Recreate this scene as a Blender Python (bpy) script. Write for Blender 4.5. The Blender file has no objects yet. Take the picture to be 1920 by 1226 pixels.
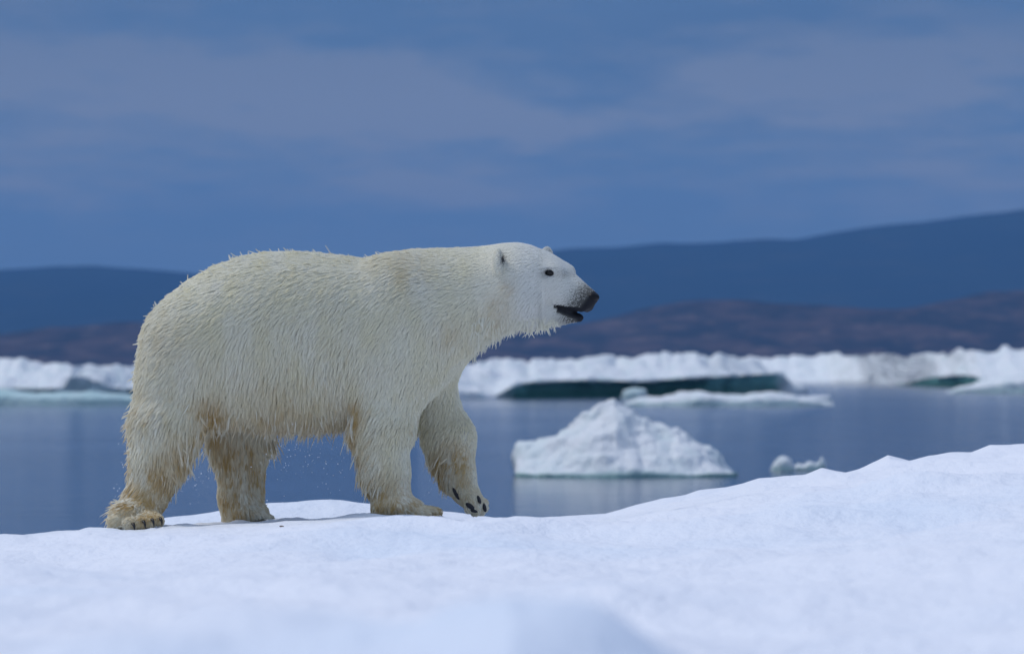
import bpy, math, random
import numpy as np
from mathutils import Vector, kdtree

C = bpy.context.scene
COL = C.collection
rng = np.random.default_rng(7)
F = 8080.0          # focal length in photo pixels (1920 wide)
ZC = 1.65           # camera height above the water (water is z = 0)
HORIZON = 680.0

# ------------------------------------------------------------------ camera
cam_d = bpy.data.cameras.new("camera")
cam = bpy.data.objects.new("camera", cam_d)
COL.objects.link(cam)
cam_d.sensor_width = 36.0
cam_d.lens = 36.0 * F / 1920.0
cam_d.clip_start = 0.2
cam_d.clip_end = 60000
cam.location = (0, 0, ZC)
cam.rotation_euler = (math.radians(90) + math.atan((HORIZON - 613) / F), 0, 0)
cam_d.dof.use_dof = True
cam_d.dof.focus_distance = 20.05
cam_d.dof.aperture_fstop = 4.3
C.camera = cam

# ------------------------------------------------------------------ render / view
C.view_settings.view_transform = 'Standard'
C.view_settings.look = 'None'
C.view_settings.exposure = 0.0
C.view_settings.gamma = 1.0
C.render.resolution_x = 1024
C.render.resolution_y = 653

# ------------------------------------------------------------------ sun and sky
SUN_EL, SUN_AZ = 56.0, -72.0      # azimuth from +Y (view direction), negative = left
sun_d = bpy.data.lights.new("sun", 'SUN')
sun_d.energy = 1.7
sun_d.angle = math.radians(18)
sun_d.color = (1.0, 0.95, 0.88)
sun = bpy.data.objects.new("sun", sun_d)
COL.objects.link(sun)
sd = Vector((math.sin(math.radians(SUN_AZ)) * math.cos(math.radians(SUN_EL)),
             math.cos(math.radians(SUN_AZ)) * math.cos(math.radians(SUN_EL)),
             math.sin(math.radians(SUN_EL))))
sun.rotation_euler = sd.to_track_quat('Z', 'Y').to_euler()
sun.location = (-20, 0, 40)

world = bpy.data.worlds.new("World")
C.world = world
world.use_nodes = True
wt = world.node_tree
wt.nodes.clear()


class NT:
    """small node-tree builder"""
    def __init__(s, tree): s.t = tree
    def n(s, kind, **kw):
        nd = s.t.nodes.new(kind)
        for k, v in kw.items():
            if k.startswith('i_'):
                key = k[2:]
                nd.inputs[int(key) if key.isdigit() else key.replace('_', ' ')].default_value = v
            else:
                setattr(nd, k, v)
        return nd
    def l(s, a, b): s.t.links.new(a, b)
    def set(s, sock, v):
        if isinstance(v, bpy.types.NodeSocket): s.l(v, sock)
        else: sock.default_value = v
    def math(s, op, a, b=0.0, c=None, clamp=False):
        nd = s.t.nodes.new('ShaderNodeMath'); nd.operation = op; nd.use_clamp = clamp
        s.set(nd.inputs[0], a); s.set(nd.inputs[1], b)
        if c is not None: s.set(nd.inputs[2], c)
        return nd.outputs[0]
    def mix(s, f, a, b, mode='MIX'):
        nd = s.t.nodes.new('ShaderNodeMix'); nd.data_type = 'RGBA'; nd.blend_type = mode
        s.set(nd.inputs['Factor'], f)
        s.set([i for i in nd.inputs if i.name == 'A' and i.type == 'RGBA'][0], a)
        s.set([i for i in nd.inputs if i.name == 'B' and i.type == 'RGBA'][0], b)
        return [o for o in nd.outputs if o.type == 'RGBA'][0]
    def smooth(s, v, a, b, lo=0.0, hi=1.0):
        nd = s.t.nodes.new('ShaderNodeMapRange'); nd.interpolation_type = 'SMOOTHSTEP'
        s.set(nd.inputs[0], v)
        for i, q in zip((1, 2, 3, 4), (a, b, lo, hi)): nd.inputs[i].default_value = q
        return nd.outputs[0]
    def noise(s, vec, scale, detail=4, rough=0.55, dist=0.0):
        nd = s.t.nodes.new('ShaderNodeTexNoise')
        if vec is not None: s.l(vec, nd.inputs['Vector'])
        nd.inputs['Scale'].default_value = scale; nd.inputs['Detail'].default_value = detail
        nd.inputs['Roughness'].default_value = rough; nd.inputs['Distortion'].default_value = dist
        return nd.outputs['Fac']
    def scalev(s, vec, sc, loc=(0, 0, 0)):
        nd = s.t.nodes.new('ShaderNodeMapping'); s.l(vec, nd.inputs[0])
        nd.inputs['Scale'].default_value = sc; nd.inputs['Location'].default_value = loc
        return nd.outputs[0]


def c4(c): return (c[0], c[1], c[2], 1.0)


def build_world():
    w = NT(wt)
    out = w.n('ShaderNodeOutputWorld')
    bg = w.n('ShaderNodeBackground')
    bg.inputs['Strength'].default_value = 1.0
    w.l(bg.outputs[0], out.inputs[0])
    sky = w.n('ShaderNodeTexSky', sky_type='NISHITA', sun_disc=False)
    sky.sun_elevation = math.radians(SUN_EL)
    sky.sun_rotation = math.radians(SUN_AZ)
    sky.dust_density = 0.6
    tc = w.n('ShaderNodeTexCoord')
    d = tc.outputs['Generated']
    sp = w.n('ShaderNodeSeparateXYZ'); w.l(d, sp.inputs[0])
    X, Y, Z = sp.outputs
    # Nishita share of the light, at daylight strength, tinted by the cloud deck over it
    skyc = w.mix(1.0, sky.outputs[0], (0.070, 0.082, 0.090, 1), 'MULTIPLY')
    # overcast deck: deep blue low down, brighter overhead and behind the camera
    up = w.smooth(Z, 0.06, 0.85)
    deck = w.mix(up, c4(LOW), c4(ZEN))
    back = w.smooth(Y, 0.55, -0.6)
    hi = w.smooth(Z, 0.0, 0.25)
    deck = w.mix(back, deck, c4(BACK))
    # soft banks of cloud low in the sky
    warp = w.noise(w.scalev(d, (1, 1, 2.4)), 16, 4, 0.6)
    warp2 = w.noise(w.scalev(d, (1, 1, 4)), 7, 3, 0.55)
    wx = w.math('ADD', X, w.math('MULTIPLY', w.math('SUBTRACT', warp2, 0.5), 0.05))
    wz = w.math('ADD', Z, w.math('MULTIPLY', w.math('SUBTRACT', warp, 0.5), 0.022))
    tot = None
    for (px, py, rx, ry, a) in BANKS:
        ax = w.math('DIVIDE', w.math('SUBTRACT', wx, (px - 960) / F), rx / F)
        az = w.math('DIVIDE', w.math('SUBTRACT', wz, (HORIZON - py) / F), ry * 1.2 / F)
        r = w.math('SQRT', w.math('ADD', w.math('MULTIPLY', ax, ax), w.math('MULTIPLY', az, az)))
        v = w.smooth(r, 1.0, 0.0, 0.0, a)
        tot = v if tot is None else w.math('ADD', tot, v)
    streak = w.noise(w.scalev(d, (1, 1, 5.5)), 22, 5, 0.55)
    streak = w.smooth(streak, 0.35, 0.72, 0.35, 1.25)
    tot = w.math('MULTIPLY', tot, w.math('MULTIPLY', streak, 1.9), clamp=True)
    broad = w.smooth(w.noise(w.scalev(d, (1, 1, 3.6), (2, 5, 1)), 13, 5, 0.55), 0.40, 0.70, 0.0, 0.60)
    fine = w.smooth(w.noise(w.scalev(d, (1, 1, 4.5), (7, 2, 3)), 45, 5, 0.6), 0.36, 0.68, -0.20, 0.32)
    lowfade = w.smooth(Z, 0.018, 0.045)
    tot = w.math('ADD', tot, w.math('MULTIPLY', w.math('ADD', broad, fine), lowfade), clamp=True)
    front = w.smooth(Y, 0.6, 0.9)
    tot = w.math('MULTIPLY', tot, front)
    dark = w.smooth(w.noise(w.scalev(d, (1, 1, 4), (3, 1, 2)), 9, 4, 0.5), 0.4, 0.75, 0, 0.75)
    deck = w.mix(w.math('MULTIPLY', dark, w.smooth(Z, 0.01, 0.06)), deck, c4(DEEP))
    deck = w.mix(tot, deck, c4(MAUVE))
    deck = w.mix(w.math('MULTIPLY', w.smooth(Z, 0.055, 0.088, 0, 0.45), w.smooth(Z, 0.6, 0.12)), deck, (0.046, 0.112, 0.275, 1))
    # general cloud mottling everywhere else
    gen = w.smooth(w.noise(w.scalev(d, (1, 1, 2)), 3.0, 5, 0.55), 0.4, 0.7, 0.0, 0.35)
    deck = w.mix(w.math('MULTIPLY', gen, hi), deck, (0.52, 0.58, 0.72, 1))
    fin = w.mix(0.12, deck, skyc)
    w.l(fin, bg.inputs['Color'])


LOW = (0.080, 0.166, 0.362)
DEEP = (0.060, 0.134, 0.315)
MAUVE = (0.192, 0.232, 0.370)
ZEN = (0.46, 0.57, 0.90)
BACK = (0.56, 0.70, 0.96)
#        px    py   rx   ry  amount
BANKS = [(60, 130, 420, 110, 0.85), (280, 150, 330, 90, 0.6), (110, 130, 120, 50, 0.5),
         (620, 160, 380, 70, 0.75), (860, 215, 420, 80, 0.7), (960, 240, 260, 50, 0.5),
         (1500, 130, 520, 110, 0.6), (1780, 110, 420, 100, 0.55), (1380, 180, 420, 70, 0.45),
         (1500, 250, 700, 80, 0.35), (830, 350, 420, 60, 0.6), (90, 345, 260, 40, 0.45),
         (1650, 330, 600, 80, 0.25), (300, 240, 800, 110, 0.3)]
build_world()


# ------------------------------------------------------------------ numeric helpers
def hash3(ix, iy, iz, seed):
    h = (ix.astype(np.int64) * 73856093) ^ (iy.astype(np.int64) * 19349663) ^ (iz.astype(np.int64) * 83492791) ^ (seed * 2654435761)
    h = (h ^ (h >> 13)) * 1274126177
    h &= 0xffffffff
    h = (h ^ (h >> 16)) * 2246822519
    h &= 0xffffffff
    return ((h ^ (h >> 15)) & 0xffffff) / float(0xffffff)


def vnoise(x, y, z, seed=0):
    x, y, z = np.broadcast_arrays(np.asarray(x, float), np.asarray(y, float), np.asarray(z, float))
    ix, iy, iz = np.floor(x), np.floor(y), np.floor(z)
    fx, fy, fz = x - ix, y - iy, z - iz
    fx, fy, fz = [f * f * f * (f * (f * 6 - 15) + 10) for f in (fx, fy, fz)]
    r = 0
    for a in (0, 1):
        for b in (0, 1):
            for c in (0, 1):
                wgt = (fx if a else 1 - fx) * (fy if b else 1 - fy) * (fz if c else 1 - fz)
                r = r + wgt * hash3(ix + a, iy + b, iz + c, seed)
    return r * 2 - 1


def fbm(x, y, z=0.0, oct=4, seed=0, gain=0.5):
    r, a, f = 0, 1.0, 1.0
    for o in range(oct):
        r = r + a * vnoise(x * f + 7.3 * o, y * f + 3.1 * o, z * f + 1.7 * o, seed + o)
        a *= gain; f *= 2.03
    return r


def mesh_np(name, verts, faces, mat=None, smooth=True, cols=None, parent=None, attr='tint'):
    me = bpy.data.meshes.new(name)
    verts = np.ascontiguousarray(verts, dtype=np.float32)
    if isinstance(faces, np.ndarray):
        nf, k = faces.shape
        me.vertices.add(len(verts)); me.vertices.foreach_set('co', verts.ravel())
        me.loops.add(nf * k); me.loops.foreach_set('vertex_index', faces.astype(np.int32).ravel())
        me.polygons.add(nf)
        me.polygons.foreach_set('loop_start', np.arange(0, nf * k, k, dtype=np.int32))
        me.polygons.foreach_set('loop_total', np.full(nf, k, dtype=np.int32))
        me.update(calc_edges=True)
    else:
        me.from_pydata([tuple(map(float, v)) for v in verts], [], [tuple(f) for f in faces])
    if smooth:
        me.polygons.foreach_set('use_smooth', np.ones(len(me.polygons), dtype=bool))
    if cols is not None:
        at = me.color_attributes.new(attr, 'FLOAT_COLOR', 'POINT')
        cc = np.ones((len(verts), 4), np.float32); cc[:, :3] = cols
        at.data.foreach_set('color', cc.ravel())
    me.validate()
    o = bpy.data.objects.new(name, me)
    COL.objects.link(o)
    if mat: me.materials.append(mat)
    if parent: o.parent = parent
    return o


def tag(o, label=None, cat=None, group=None, kind=None):
    if label: o['label'] = label
    if cat: o['category'] = cat
    if group: o['group'] = group
    if kind: o['kind'] = kind
    return o


def grid_faces(nu, nv, wrap_v=False):
    i = np.arange(nu - 1)[:, None]; j = np.arange(nv if wrap_v else nv - 1)[None, :]
    a = i * nv + j; b = i * nv + (j + 1) % nv
    c = (i + 1) * nv + (j + 1) % nv; d = (i + 1) * nv + j
    return np.stack([a, d, c, b], -1).reshape(-1, 4)


def pz(py, depth): return ZC + (HORIZON - py) * depth / F
def pxx(px, depth): return (px - 960.0) * depth / F


# ------------------------------------------------------------------ materials
def new_mat(name):
    m = bpy.data.materials.new(name); m.use_nodes = True
    m.node_tree.nodes.clear()
    t = NT(m.node_tree)
    out = t.n('ShaderNodeOutputMaterial')
    return m, t, out


def mat_snow():
    m, t, out = new_mat('snow')
    b = t.n('ShaderNodeBsdfPrincipled')
    t.l(b.outputs[0], out.inputs[0])
    g = t.n('ShaderNodeNewGeometry').outputs['Position']
    n1 = t.noise(t.scalev(g, (1, 0.6, 1)), 0.5, 4, 0.6)
    col = t.mix(t.smooth(n1, 0.45, 0.8), (0.80, 0.83, 0.89, 1), (0.70, 0.78, 0.88, 1))
    t.l(col, b.inputs['Base Color'])
    b.inputs['Roughness'].default_value = 0.75
    b.inputs['Specular IOR Level'].default_value = 0.25
    f = t.noise(g, 260, 3, 0.7)
    mdm = t.noise(g, 38, 4, 0.6)
    big = t.noise(t.scalev(g, (1, 0.6, 1)), 7, 4, 0.55)
    h = t.math('ADD', t.math('MULTIPLY', f, 0.0014), t.math('ADD', t.math('MULTIPLY', mdm, 0.004), t.math('MULTIPLY', big, 0.045)))
    bp = t.n('ShaderNodeBump'); bp.inputs['Strength'].default_value = 0.8; bp.inputs['Distance'].default_value = 1.0
    t.l(h, bp.inputs['Height']); t.l(bp.outputs[0], b.inputs['Normal'])
    return m


def mat_ice():
    m, t, out = new_mat('floe_ice')
    b = t.n('ShaderNodeBsdfPrincipled')
    t.l(b.outputs[0], out.inputs[0])
    g = t.n('ShaderNodeNewGeometry').outputs['Position']
    at = t.n('ShaderNodeAttribute', attribute_name='tint')
    n1 = t.noise(g, 1.3, 5, 0.65)
    mot = t.mix(t.smooth(n1, 0.42, 0.68), (1, 1, 1, 1), (0.88, 0.95, 0.94, 1))
    t.l(t.mix(1.0, at.outputs['Color'], mot, 'MULTIPLY'), b.inputs['Base Color'])
    b.inputs['Roughness'].default_value = 0.6
    h = t.math('MULTIPLY', t.noise(g, 5, 6, 0.65), 0.22)
    bp = t.n('ShaderNodeBump'); bp.inputs['Strength'].default_value = 0.7; bp.inputs['Distance'].default_value = 1.0
    t.l(h, bp.inputs['Height']); t.l(bp.outputs[0], b.inputs['Normal'])
    return m


def mat_water():
    m, t, out = new_mat('sea_water')
    b = t.n('ShaderNodeBsdfPrincipled')
    t.l(b.outputs[0], out.inputs[0])
    b.inputs['Base Color'].default_value = (0.012, 0.035, 0.085, 1)
    b.inputs['Roughness'].default_value = 0.10
    b.inputs['IOR'].default_value = 1.333
    g = t.n('ShaderNodeNewGeometry').outputs['Position']
    a = t.noise(t.scalev(g, (0.8, 1.6, 1)), 1.1, 3, 0.5)
    c = t.noise(t.scalev(g, (0.7, 2.2, 1)), 5.0, 4, 0.55)
    calm = t.smooth(t.noise(t.scalev(g, (0.02, 0.05, 1)), 1.0, 3, 0.5), 0.35, 0.65, 0.3, 1.0)
    h = t.math('MULTIPLY', t.math('ADD', t.math('MULTIPLY', a, 0.030), t.math('MULTIPLY', c, 0.009)), calm)
    bp = t.n('ShaderNodeBump'); bp.inputs['Strength'].default_value = 1.0; bp.inputs['Distance'].default_value = 1.0
    t.l(h, bp.inputs['Height']); t.l(bp.outputs[0], b.inputs['Normal'])
    return m


def mat_hill(name, base, patch, pale, sc):
    m, t, out = new_mat(name)
    b = t.n('ShaderNodeBsdfPrincipled')
    t.l(b.outputs[0], out.inputs[0])
    b.inputs['Roughness'].default_value = 0.95
    b.inputs['Specular IOR Level'].default_value = 0.0
    g = t.n('ShaderNodeNewGeometry').outputs['Position']
    v = t.scalev(g, (1, 0.22, 4))
    n1 = t.noise(v, sc, 5, 0.6)
    n2 = t.noise(t.scalev(g, (1, 0.3, 6), (50, 20, 7)), sc * 1.7, 5, 0.6)
    c = t.mix(t.smooth(n1, 0.42, 0.62), c4(base), c4(patch))
    c = t.mix(t.smooth(n2, 0.52, 0.70, 0, 0.8), c, c4(pale))
    t.l(c, b.inputs['Base Color'])
    return m


def mat_plain(name, col, rough=0.5, coat=0.0, spec=0.5):
    m, t, out = new_mat(name)
    b = t.n('ShaderNodeBsdfPrincipled')
    t.l(b.outputs[0], out.inputs[0])
    g = t.n('ShaderNodeTexCoord').outputs['Object']
    n = t.noise(g, 60, 4, 0.6)
    t.l(t.mix(n, c4([k * 0.75 for k in col]), c4([min(1, k * 1.25) for k in col])), b.inputs['Base Color'])
    b.inputs['Roughness'].default_value = rough
    b.inputs['Coat Weight'].default_value = coat
    b.inputs['Specular IOR Level'].default_value = spec
    return m


M_SNOW, M_ICE, M_WATER = mat_snow(), mat_ice(), mat_water()

# ------------------------------------------------------------------ water and hills
S = 16000.0
water = mesh_np('water', [(-S, -400, 0), (S, -400, 0), (S, 24000, 0), (-S, 24000, 0)], [(0, 1, 2, 3)], M_WATER, smooth=False)
tag(water, kind='structure')


def hill(name, dist, thick, prof, mat, seed, rough):
    px = np.linspace(-2600, 4500, 420)
    P = np.array(prof, float)
    crest = np.interp(px, P[:, 0], P[:, 1])
    crest += rough * fbm(px / 160.0, 0.0 * px, oct=4, seed=seed)
    xs = pxx(px, dist)
    zc = np.maximum(pz(crest, dist), 3.0)
    vv = np.linspace(-1, 1, 41)
    sh = np.where(vv < 0, (1 + vv) ** 0.85, np.cos(vv * math.pi / 2) ** 0.8)
    X = np.repeat(xs[:, None], 41, 1)
    Y = dist + vv[None, :] * thick + 0 * X
    Z = sh[None, :] * (zc[:, None] + 2) - 2
    Z = Z + (1 - np.abs(vv[None, :])) * fbm(X / (thick * 0.3), Y / (thick * 0.3), oct=4, seed=seed + 9) * zc.max() * 0.05 * (np.abs(vv[None, :]) > 0.04)
    o = mesh_np(name, np.stack([X, Y, Z], -1).reshape(-1, 3), grid_faces(len(px), 41), mat)
    tag(o, kind='structure')
    return o


M_FAR = mat_hill('far_tundra', (0.010, 0.024, 0.05), (0.014, 0.028, 0.05), (0.030, 0.040, 0.060), 0.006)
M_NEAR = mat_hill('shore_tundra', (0.032, 0.046, 0.082), (0.075, 0.070, 0.10), (0.15, 0.125, 0.14), 0.035)
hill('far_hills', 7000, 1300, [(-2600, 470), (-900, 500), (0, 503), (200, 501), (300, 507), (420, 516), (600, 520), (800, 500),
     (1050, 468), (1200, 463), (1400, 456), (1500, 448), (1600, 431), (1700, 418), (1800, 406), (1920, 392), (2400, 360), (4500, 380)], M_FAR, 3, 3.0)
hill('shore_hills', 2600, 420, [(-2600, 590), (-600, 640), (0, 630), (100, 612), (240, 601), (400, 600), (700, 612), (1000, 612), (1130, 597),
     (1200, 580), (1280, 566), (1400, 560), (1500, 568), (1620, 580), (1700, 578), (1780, 562), (1860, 551), (1920, 546), (2500, 540), (4500, 560)], M_NEAR, 11, 5.0)

# ------------------------------------------------------------------ near snow
CREST = [(-1500, 1060), (-200, 1025), (0, 1010), (50, 1001), (110, 996), (180, 999), (240, 990), (310, 971), (400, 960), (500, 943), (620, 936), (680, 941),
         (800, 951), (870, 959), (960, 971), (1045, 967), (1135, 960), (1195, 942), (1240, 931), (1285, 926), (1310, 918),
         (1360, 912), (1390, 904), (1422, 893), (1485, 891), (1510, 889), (1540, 876), (1585, 884), (1610, 877), (1635, 865),
         (1665, 851), (1705, 863), (1740, 854), (1780, 848), (1820, 847), (1855, 832), (1920, 831), (2100, 815), (3400, 800)]
ROWS = [  # (distance, [(px, py) ...]) the surface of the floe seen at that distance
    (0.0, None),
    (5.0, [(-1500, 1500), (0, 1330), (600, 1330), (960, 1300), (1400, 1420), (1920, 1400), (3400, 1400)]),
    (7.0, [(-1500, 1330), (0, 1215), (500, 1215), (900, 1200), (1100, 1230), (1500, 1300), (1920, 1260), (3400, 1250)]),
    (9.5, [(-1500, 1240), (0, 1135), (500, 1125), (900, 1120), (1200, 1150), (1600, 1165), (1920, 1150), (3400, 1120)]),
    (13.0, [(-1500, 1160), (0, 1080), (400, 1070), (900, 1060), (1300, 1070), (1600, 1065), (1920, 1045), (3400, 1020)]),
    (16.0, [(-1500, 1120), (0, 1050), (400, 1035), (900, 1020), (1300, 1015), (1600, 1000), (1920, 965), (3400, 940)]),
    (18.5, [(-1500, 1090), (0, 1025), (200, 1010), (400, 1002), (620, 990), (900, 992), (1150, 992), (1400, 960), (1700, 925), (1920, 895), (3400, 870)]),
    (19.8, [(-1500, 1080), (0, 1016), (100, 1006), (200, 997), (300, 992), (400, 982), (500, 979), (600, 972), (690, 966), (800, 965),
            (860, 968), (920, 978), (1000, 984), (1100, 984), (1200, 972), (1400, 935), (1700, 898), (1920, 868), (3400, 845)]),
    (20.9, [(-1500, 1068), (0, 1012), (100, 999), (200, 996), (300, 990), (400, 982), (500, 972), (600, 968), (690, 968), (800, 969),
            (860, 975), (920, 981), (1000, 985), (1100, 976), (1200, 958), (1400, 916), (1700, 880), (1920, 850), (3400, 825)]),
    (21.5, [(-1500, 1066), (0, 1016), (100, 1003), (200, 1001), (300, 996), (400, 986), (500, 978), (620, 974), (690, 976), (800, 978),
            (860, 983), (920, 988), (1000, 987), (1100, 975), (1200, 953), (1400, 908), (1700, 872), (1920, 842), (3400, 815)]),
    (22.3, CREST),
]


def snow_z(x, y):
    """height of the snow at world x, y"""
    x = np.asarray(x, float); y = np.asarray(y, float)
    yy = np.maximum(y, 0.8)
    px = 960 + x * F / yy
    ds, zs = [], []
    for d, pts in ROWS:
        if pts is None: continue
        P = np.array(pts, float)
        pxr = 960 + x * F / np.maximum(yy, 3.0)
        ds.append(d); zs.append(pz(np.interp(pxr, P[:, 0], P[:, 1]), d))
    zs = np.array(zs); ds = np.array(ds)
    # smooth (cosine) blend between rows
    k = np.clip(np.searchsorted(ds, y) - 1, 0, len(ds) - 2)
    t = np.clip((y - ds[k]) / (ds[k + 1] - ds[k]), 0, 1)
    # Catmull-Rom
    ii = np.indices(x.shape)
    def at(kk): return np.take_along_axis(zs, np.clip(kk, 0, len(ds) - 1)[None], 0)[0]
    p0, p1, p2, p3 = at(k - 1), at(k), at(k + 1), at(k + 2)
    def dd(kk): return ds[np.clip(kk, 0, len(ds) - 1)]
    h = dd(k + 1) - dd(k)
    m1 = np.where(k > 0, (p2 - p0) / np.maximum(dd(k + 1) - dd(k - 1), 1e-6), (p2 - p1) / h) * h
    m2 = np.where(k + 2 < len(ds), (p3 - p1) / np.maximum(dd(k + 2) - dd(k), 1e-6), 0) * h
    t2, t3 = t * t, t * t * t
    z = (2 * t3 - 3 * t2 + 1) * p1 + (t3 - 2 * t2 + t) * m1 + (-2 * t3 + 3 * t2) * p2 + (t3 - t2) * m2
    # beyond the crest the floe falls away into the sea
    back = np.clip(y - 22.3, 0, None)
    z = z - np.where(back < 0.8, 0.55 * back ** 2, 0.352 + (back - 0.8) * 1.1)
    return z


FEET = [(-1.75, 20.08), (-1.25, 20.52), (-0.535, 20.12)]


def snow_detail(x, y):
    fade = np.clip((22.2 - y) / 1.2, 0.12, 1)
    a = 0.040 * fbm(x * 1.1, y * 0.55, oct=3, seed=21)
    r = 0.5 - np.abs(fbm(x * 0.9 + 0.5 * y, y * 0.8, oct=3, seed=40))
    b = 0.075 * r * r - 0.022
    c = 0.011 * fbm(x * 4.0, y * 2.2, oct=4, seed=31)
    g = 0
    for (bx, by, sx, sy, am) in ((0.02, 5.2, 0.36, 0.8, 0.150), (-0.34, 5.8, 0.20, 0.5, 0.085), (-0.13, 5.3, 0.06, 0.4, -0.02), (0.10, 5.5, 0.07, 0.4, 0.035), (-0.02, 6.4, 0.05, 0.3, -0.03), (-0.50, 5.2, 0.18, 0.5, 0.05), (0.40, 5.6, 0.14, 0.6, 0.03), (0.95, 17.3, .5, .22, .05), (1.6, 18.6, .6, .22, .06), (2.1, 20.4, .45, .25, .05), (1.25, 20.7, .35, .22, .035), (.65, 18.7, .4, .2, .035), (1.9, 16.0, .7, .25, .05), (-1.6, 17.8, .5, .25, .035), (-.3, 17.4, .5, .25, .03), (-2.2, 18.8, .4, .2, .03),
                                 (-0.72, 6.4, 0.3, 0.8, -0.02), (0.62, 6.9, 0.25, 0.8, -0.03), (0.30, 9.0, 0.25, 0.5, 0.03), (1.05, 13, 0.5, 0.7, 0.05),
                                 (0.9, 10.8, 0.6, 0.4, 0.04), (1.9, 15.5, 0.7, 0.5, 0.05), (0.2, 12.5, 0.3, 0.5, 0.03), (-1.1, 15.5, 0.3, 0.7, 0.03)):
        g = g + am * np.exp(-((x - bx) / sx) ** 2 - ((y - by) / sy) ** 2)
    calm = 1 - .8 * np.exp(-((x + 1.1) / 1.2) ** 4 - ((y - 20.1) / 1.2) ** 2)
    a = a * calm; b = b * calm; c = c * (.4 + .6 * calm)
    a = a + 0.035 * fbm(x * 0.55 + 9, y * 0.40, oct=3, seed=61) * np.clip((19.2 - y) / 1.5, 0, 1)
    for fx, fy in FEET:
        rr = np.sqrt(((x - fx) / 1.25) ** 2 + (y - fy) ** 2)
        g_ = 0.011 * np.exp(-((rr - .17) / .05) ** 2) * (1 + .6 * fbm(x * 14, y * 14, oct=2, seed=3))
        a = a + g_ / np.maximum(fade, .12)
    return (a + b) * fade + c * np.clip(fade + .3, 0, 1) + g


def build_snow():
    ys = [1.2]
    while ys[-1] < 24.6:
        y = ys[-1]
        ys.append(y + (0.045 if y > 17 else 0.11))
    ys = np.array(ys)
    # strips fan out with distance so that the mesh is evenly fine
    u = np.concatenate([np.linspace(-1.15, -0.16, 60)[:-1], np.linspace(-0.16, 0.16, 520), np.linspace(0.16, 1.15, 60)[1:]])
    Y = np.repeat(ys[:, None], len(u), 1)
    X = u[None, :] * (Y * 0.86 + 2.8)
    Z = snow_z(X, Y) + snow_detail(X, Y)
    o = mesh_np('snow_ground', np.stack([X, Y, Z], -1).reshape(-1, 3), grid_faces(len(ys), len(u))[:, ::-1], M_SNOW)
    tag(o, kind='structure')


build_snow()


# ------------------------------------------------------------------ ice: lofted bodies with real depth
WHITE = (0.84, 0.875, 0.90)
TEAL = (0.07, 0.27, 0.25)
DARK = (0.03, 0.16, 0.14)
AQUA = (0.50, 0.66, 0.66)
MIDT = (0.20, 0.38, 0.38)


def resample(poly, n):
    P = np.array([p[:2] for p in poly], float)
    Cc = np.array([p[2] for p in poly], float)
    s = np.concatenate([[0], np.cumsum(np.hypot(*np.diff(P, axis=0).T))])
    t = np.linspace(0, s[-1], n)
    return np.stack([np.interp(t, s, P[:, 0]), np.interp(t, s, P[:, 1])], -1), np.stack([np.interp(t, s, Cc[:, q]) for q in range(3)], -1)


def loft(name, stations, n, disp, nscale, seed, label, cat, group=None, zclip=0.0):
    """stations: [(x, [(y, z, colour) ...])]; front under water -> over the top -> back under water"""
    V, Cc = [], []
    for x, poly in stations:
        p, c = resample(poly, n)
        V.append(np.stack([np.full(n, x), p[:, 0], p[:, 1]], -1)); Cc.append(c)
    V = np.array(V); Cc = np.array(Cc)
    # normals of the grid for displacement
    du = np.gradient(V, axis=0); dv = np.gradient(V, axis=1)
    N = np.cross(dv, du); N /= np.linalg.norm(N, axis=-1, keepdims=True) + 1e-9
    X, Y, Z = V[..., 0] / nscale, V[..., 1] / nscale, V[..., 2] / nscale * 1.3
    d = fbm(X, Y, Z, 5, seed, 0.55)
    rid = (0.5 - np.abs(fbm(X * 1.3 + 4, Y * 1.3, Z * 1.3, 3, seed + 5))) * 0.9
    amt = disp * np.clip((Z * nscale / 1.3 + zclip + 0.15) / 0.3, 0, 1)
    V = V + N * ((d + rid) * amt)[..., None]
    V -= 0
    nu = len(stations)
    faces = [tuple(f) for f in grid_faces(nu, n)]
    vv = V.reshape(-1, 3); cc = Cc.reshape(-1, 3)
    faces.append(tuple(range(n - 1, -1, -1)))
    faces.append(tuple((nu - 1) * n + j for j in range(n)))
    o = mesh_np(name, vv - np.array([0, 0, 0]), [tuple(int(q) for q in f) for f in faces], M_ICE, cols=cc)
    cx, cy = vv[:, 0].mean(), vv[:, 1].mean()
    o.data.transform(__import__('mathutils').Matrix.Translation((-cx, -cy, 0)))
    o.location = (cx, cy, 0)
    return tag(o, label, cat, group)


def ip(pts, px):
    P = np.array(pts, float)
    return float(np.interp(px, P[:, 0], P[:, 1]))


# pyramid of ice
D = 63.5
OUT = [(966, 880), (967, 858), (973, 832), (986, 826), (1005, 830), (1030, 816), (1060, 796), (1100, 766), (1130, 748), (1153, 739), (1175, 751),
       (1200, 776), (1240, 793), (1270, 801), (1290, 820), (1310, 835), (1345, 850), (1360, 868), (1374, 880), (1378, 888)]
st = []
for px in np.linspace(966, 1378, 130):
    top = ip(OUT, px)
    h = pz(top, D); x = pxx(px, D)
    e = min(1.0, (px - 960) / 60.0, (1384 - px) / 60.0)
    e = max(0.12, e) ** 0.6
    fd = 0.55 + 0.5 * e + h * 0.35; bd = 0.7 * e + 0.4
    st.append((x, [(D - fd - .08, -0.6, AQUA), (D - fd - 0.03, -0.02, MIDT), (D - fd - 0.03, 0.03, MIDT), (D - fd - 0.02, 0.06, AQUA), (D - fd + .02, 0.11 * min(1, h), WHITE),
                   (D - fd * 0.72, h * 0.38, WHITE), (D - fd * 0.42, h * 0.66, WHITE), (D - fd * 0.12, h * 0.93, WHITE), (D, h, WHITE),
                   (D + bd * 0.6, h * 0.5, WHITE), (D + bd, 0.0, AQUA), (D + bd, -0.6, AQUA)]))
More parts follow.
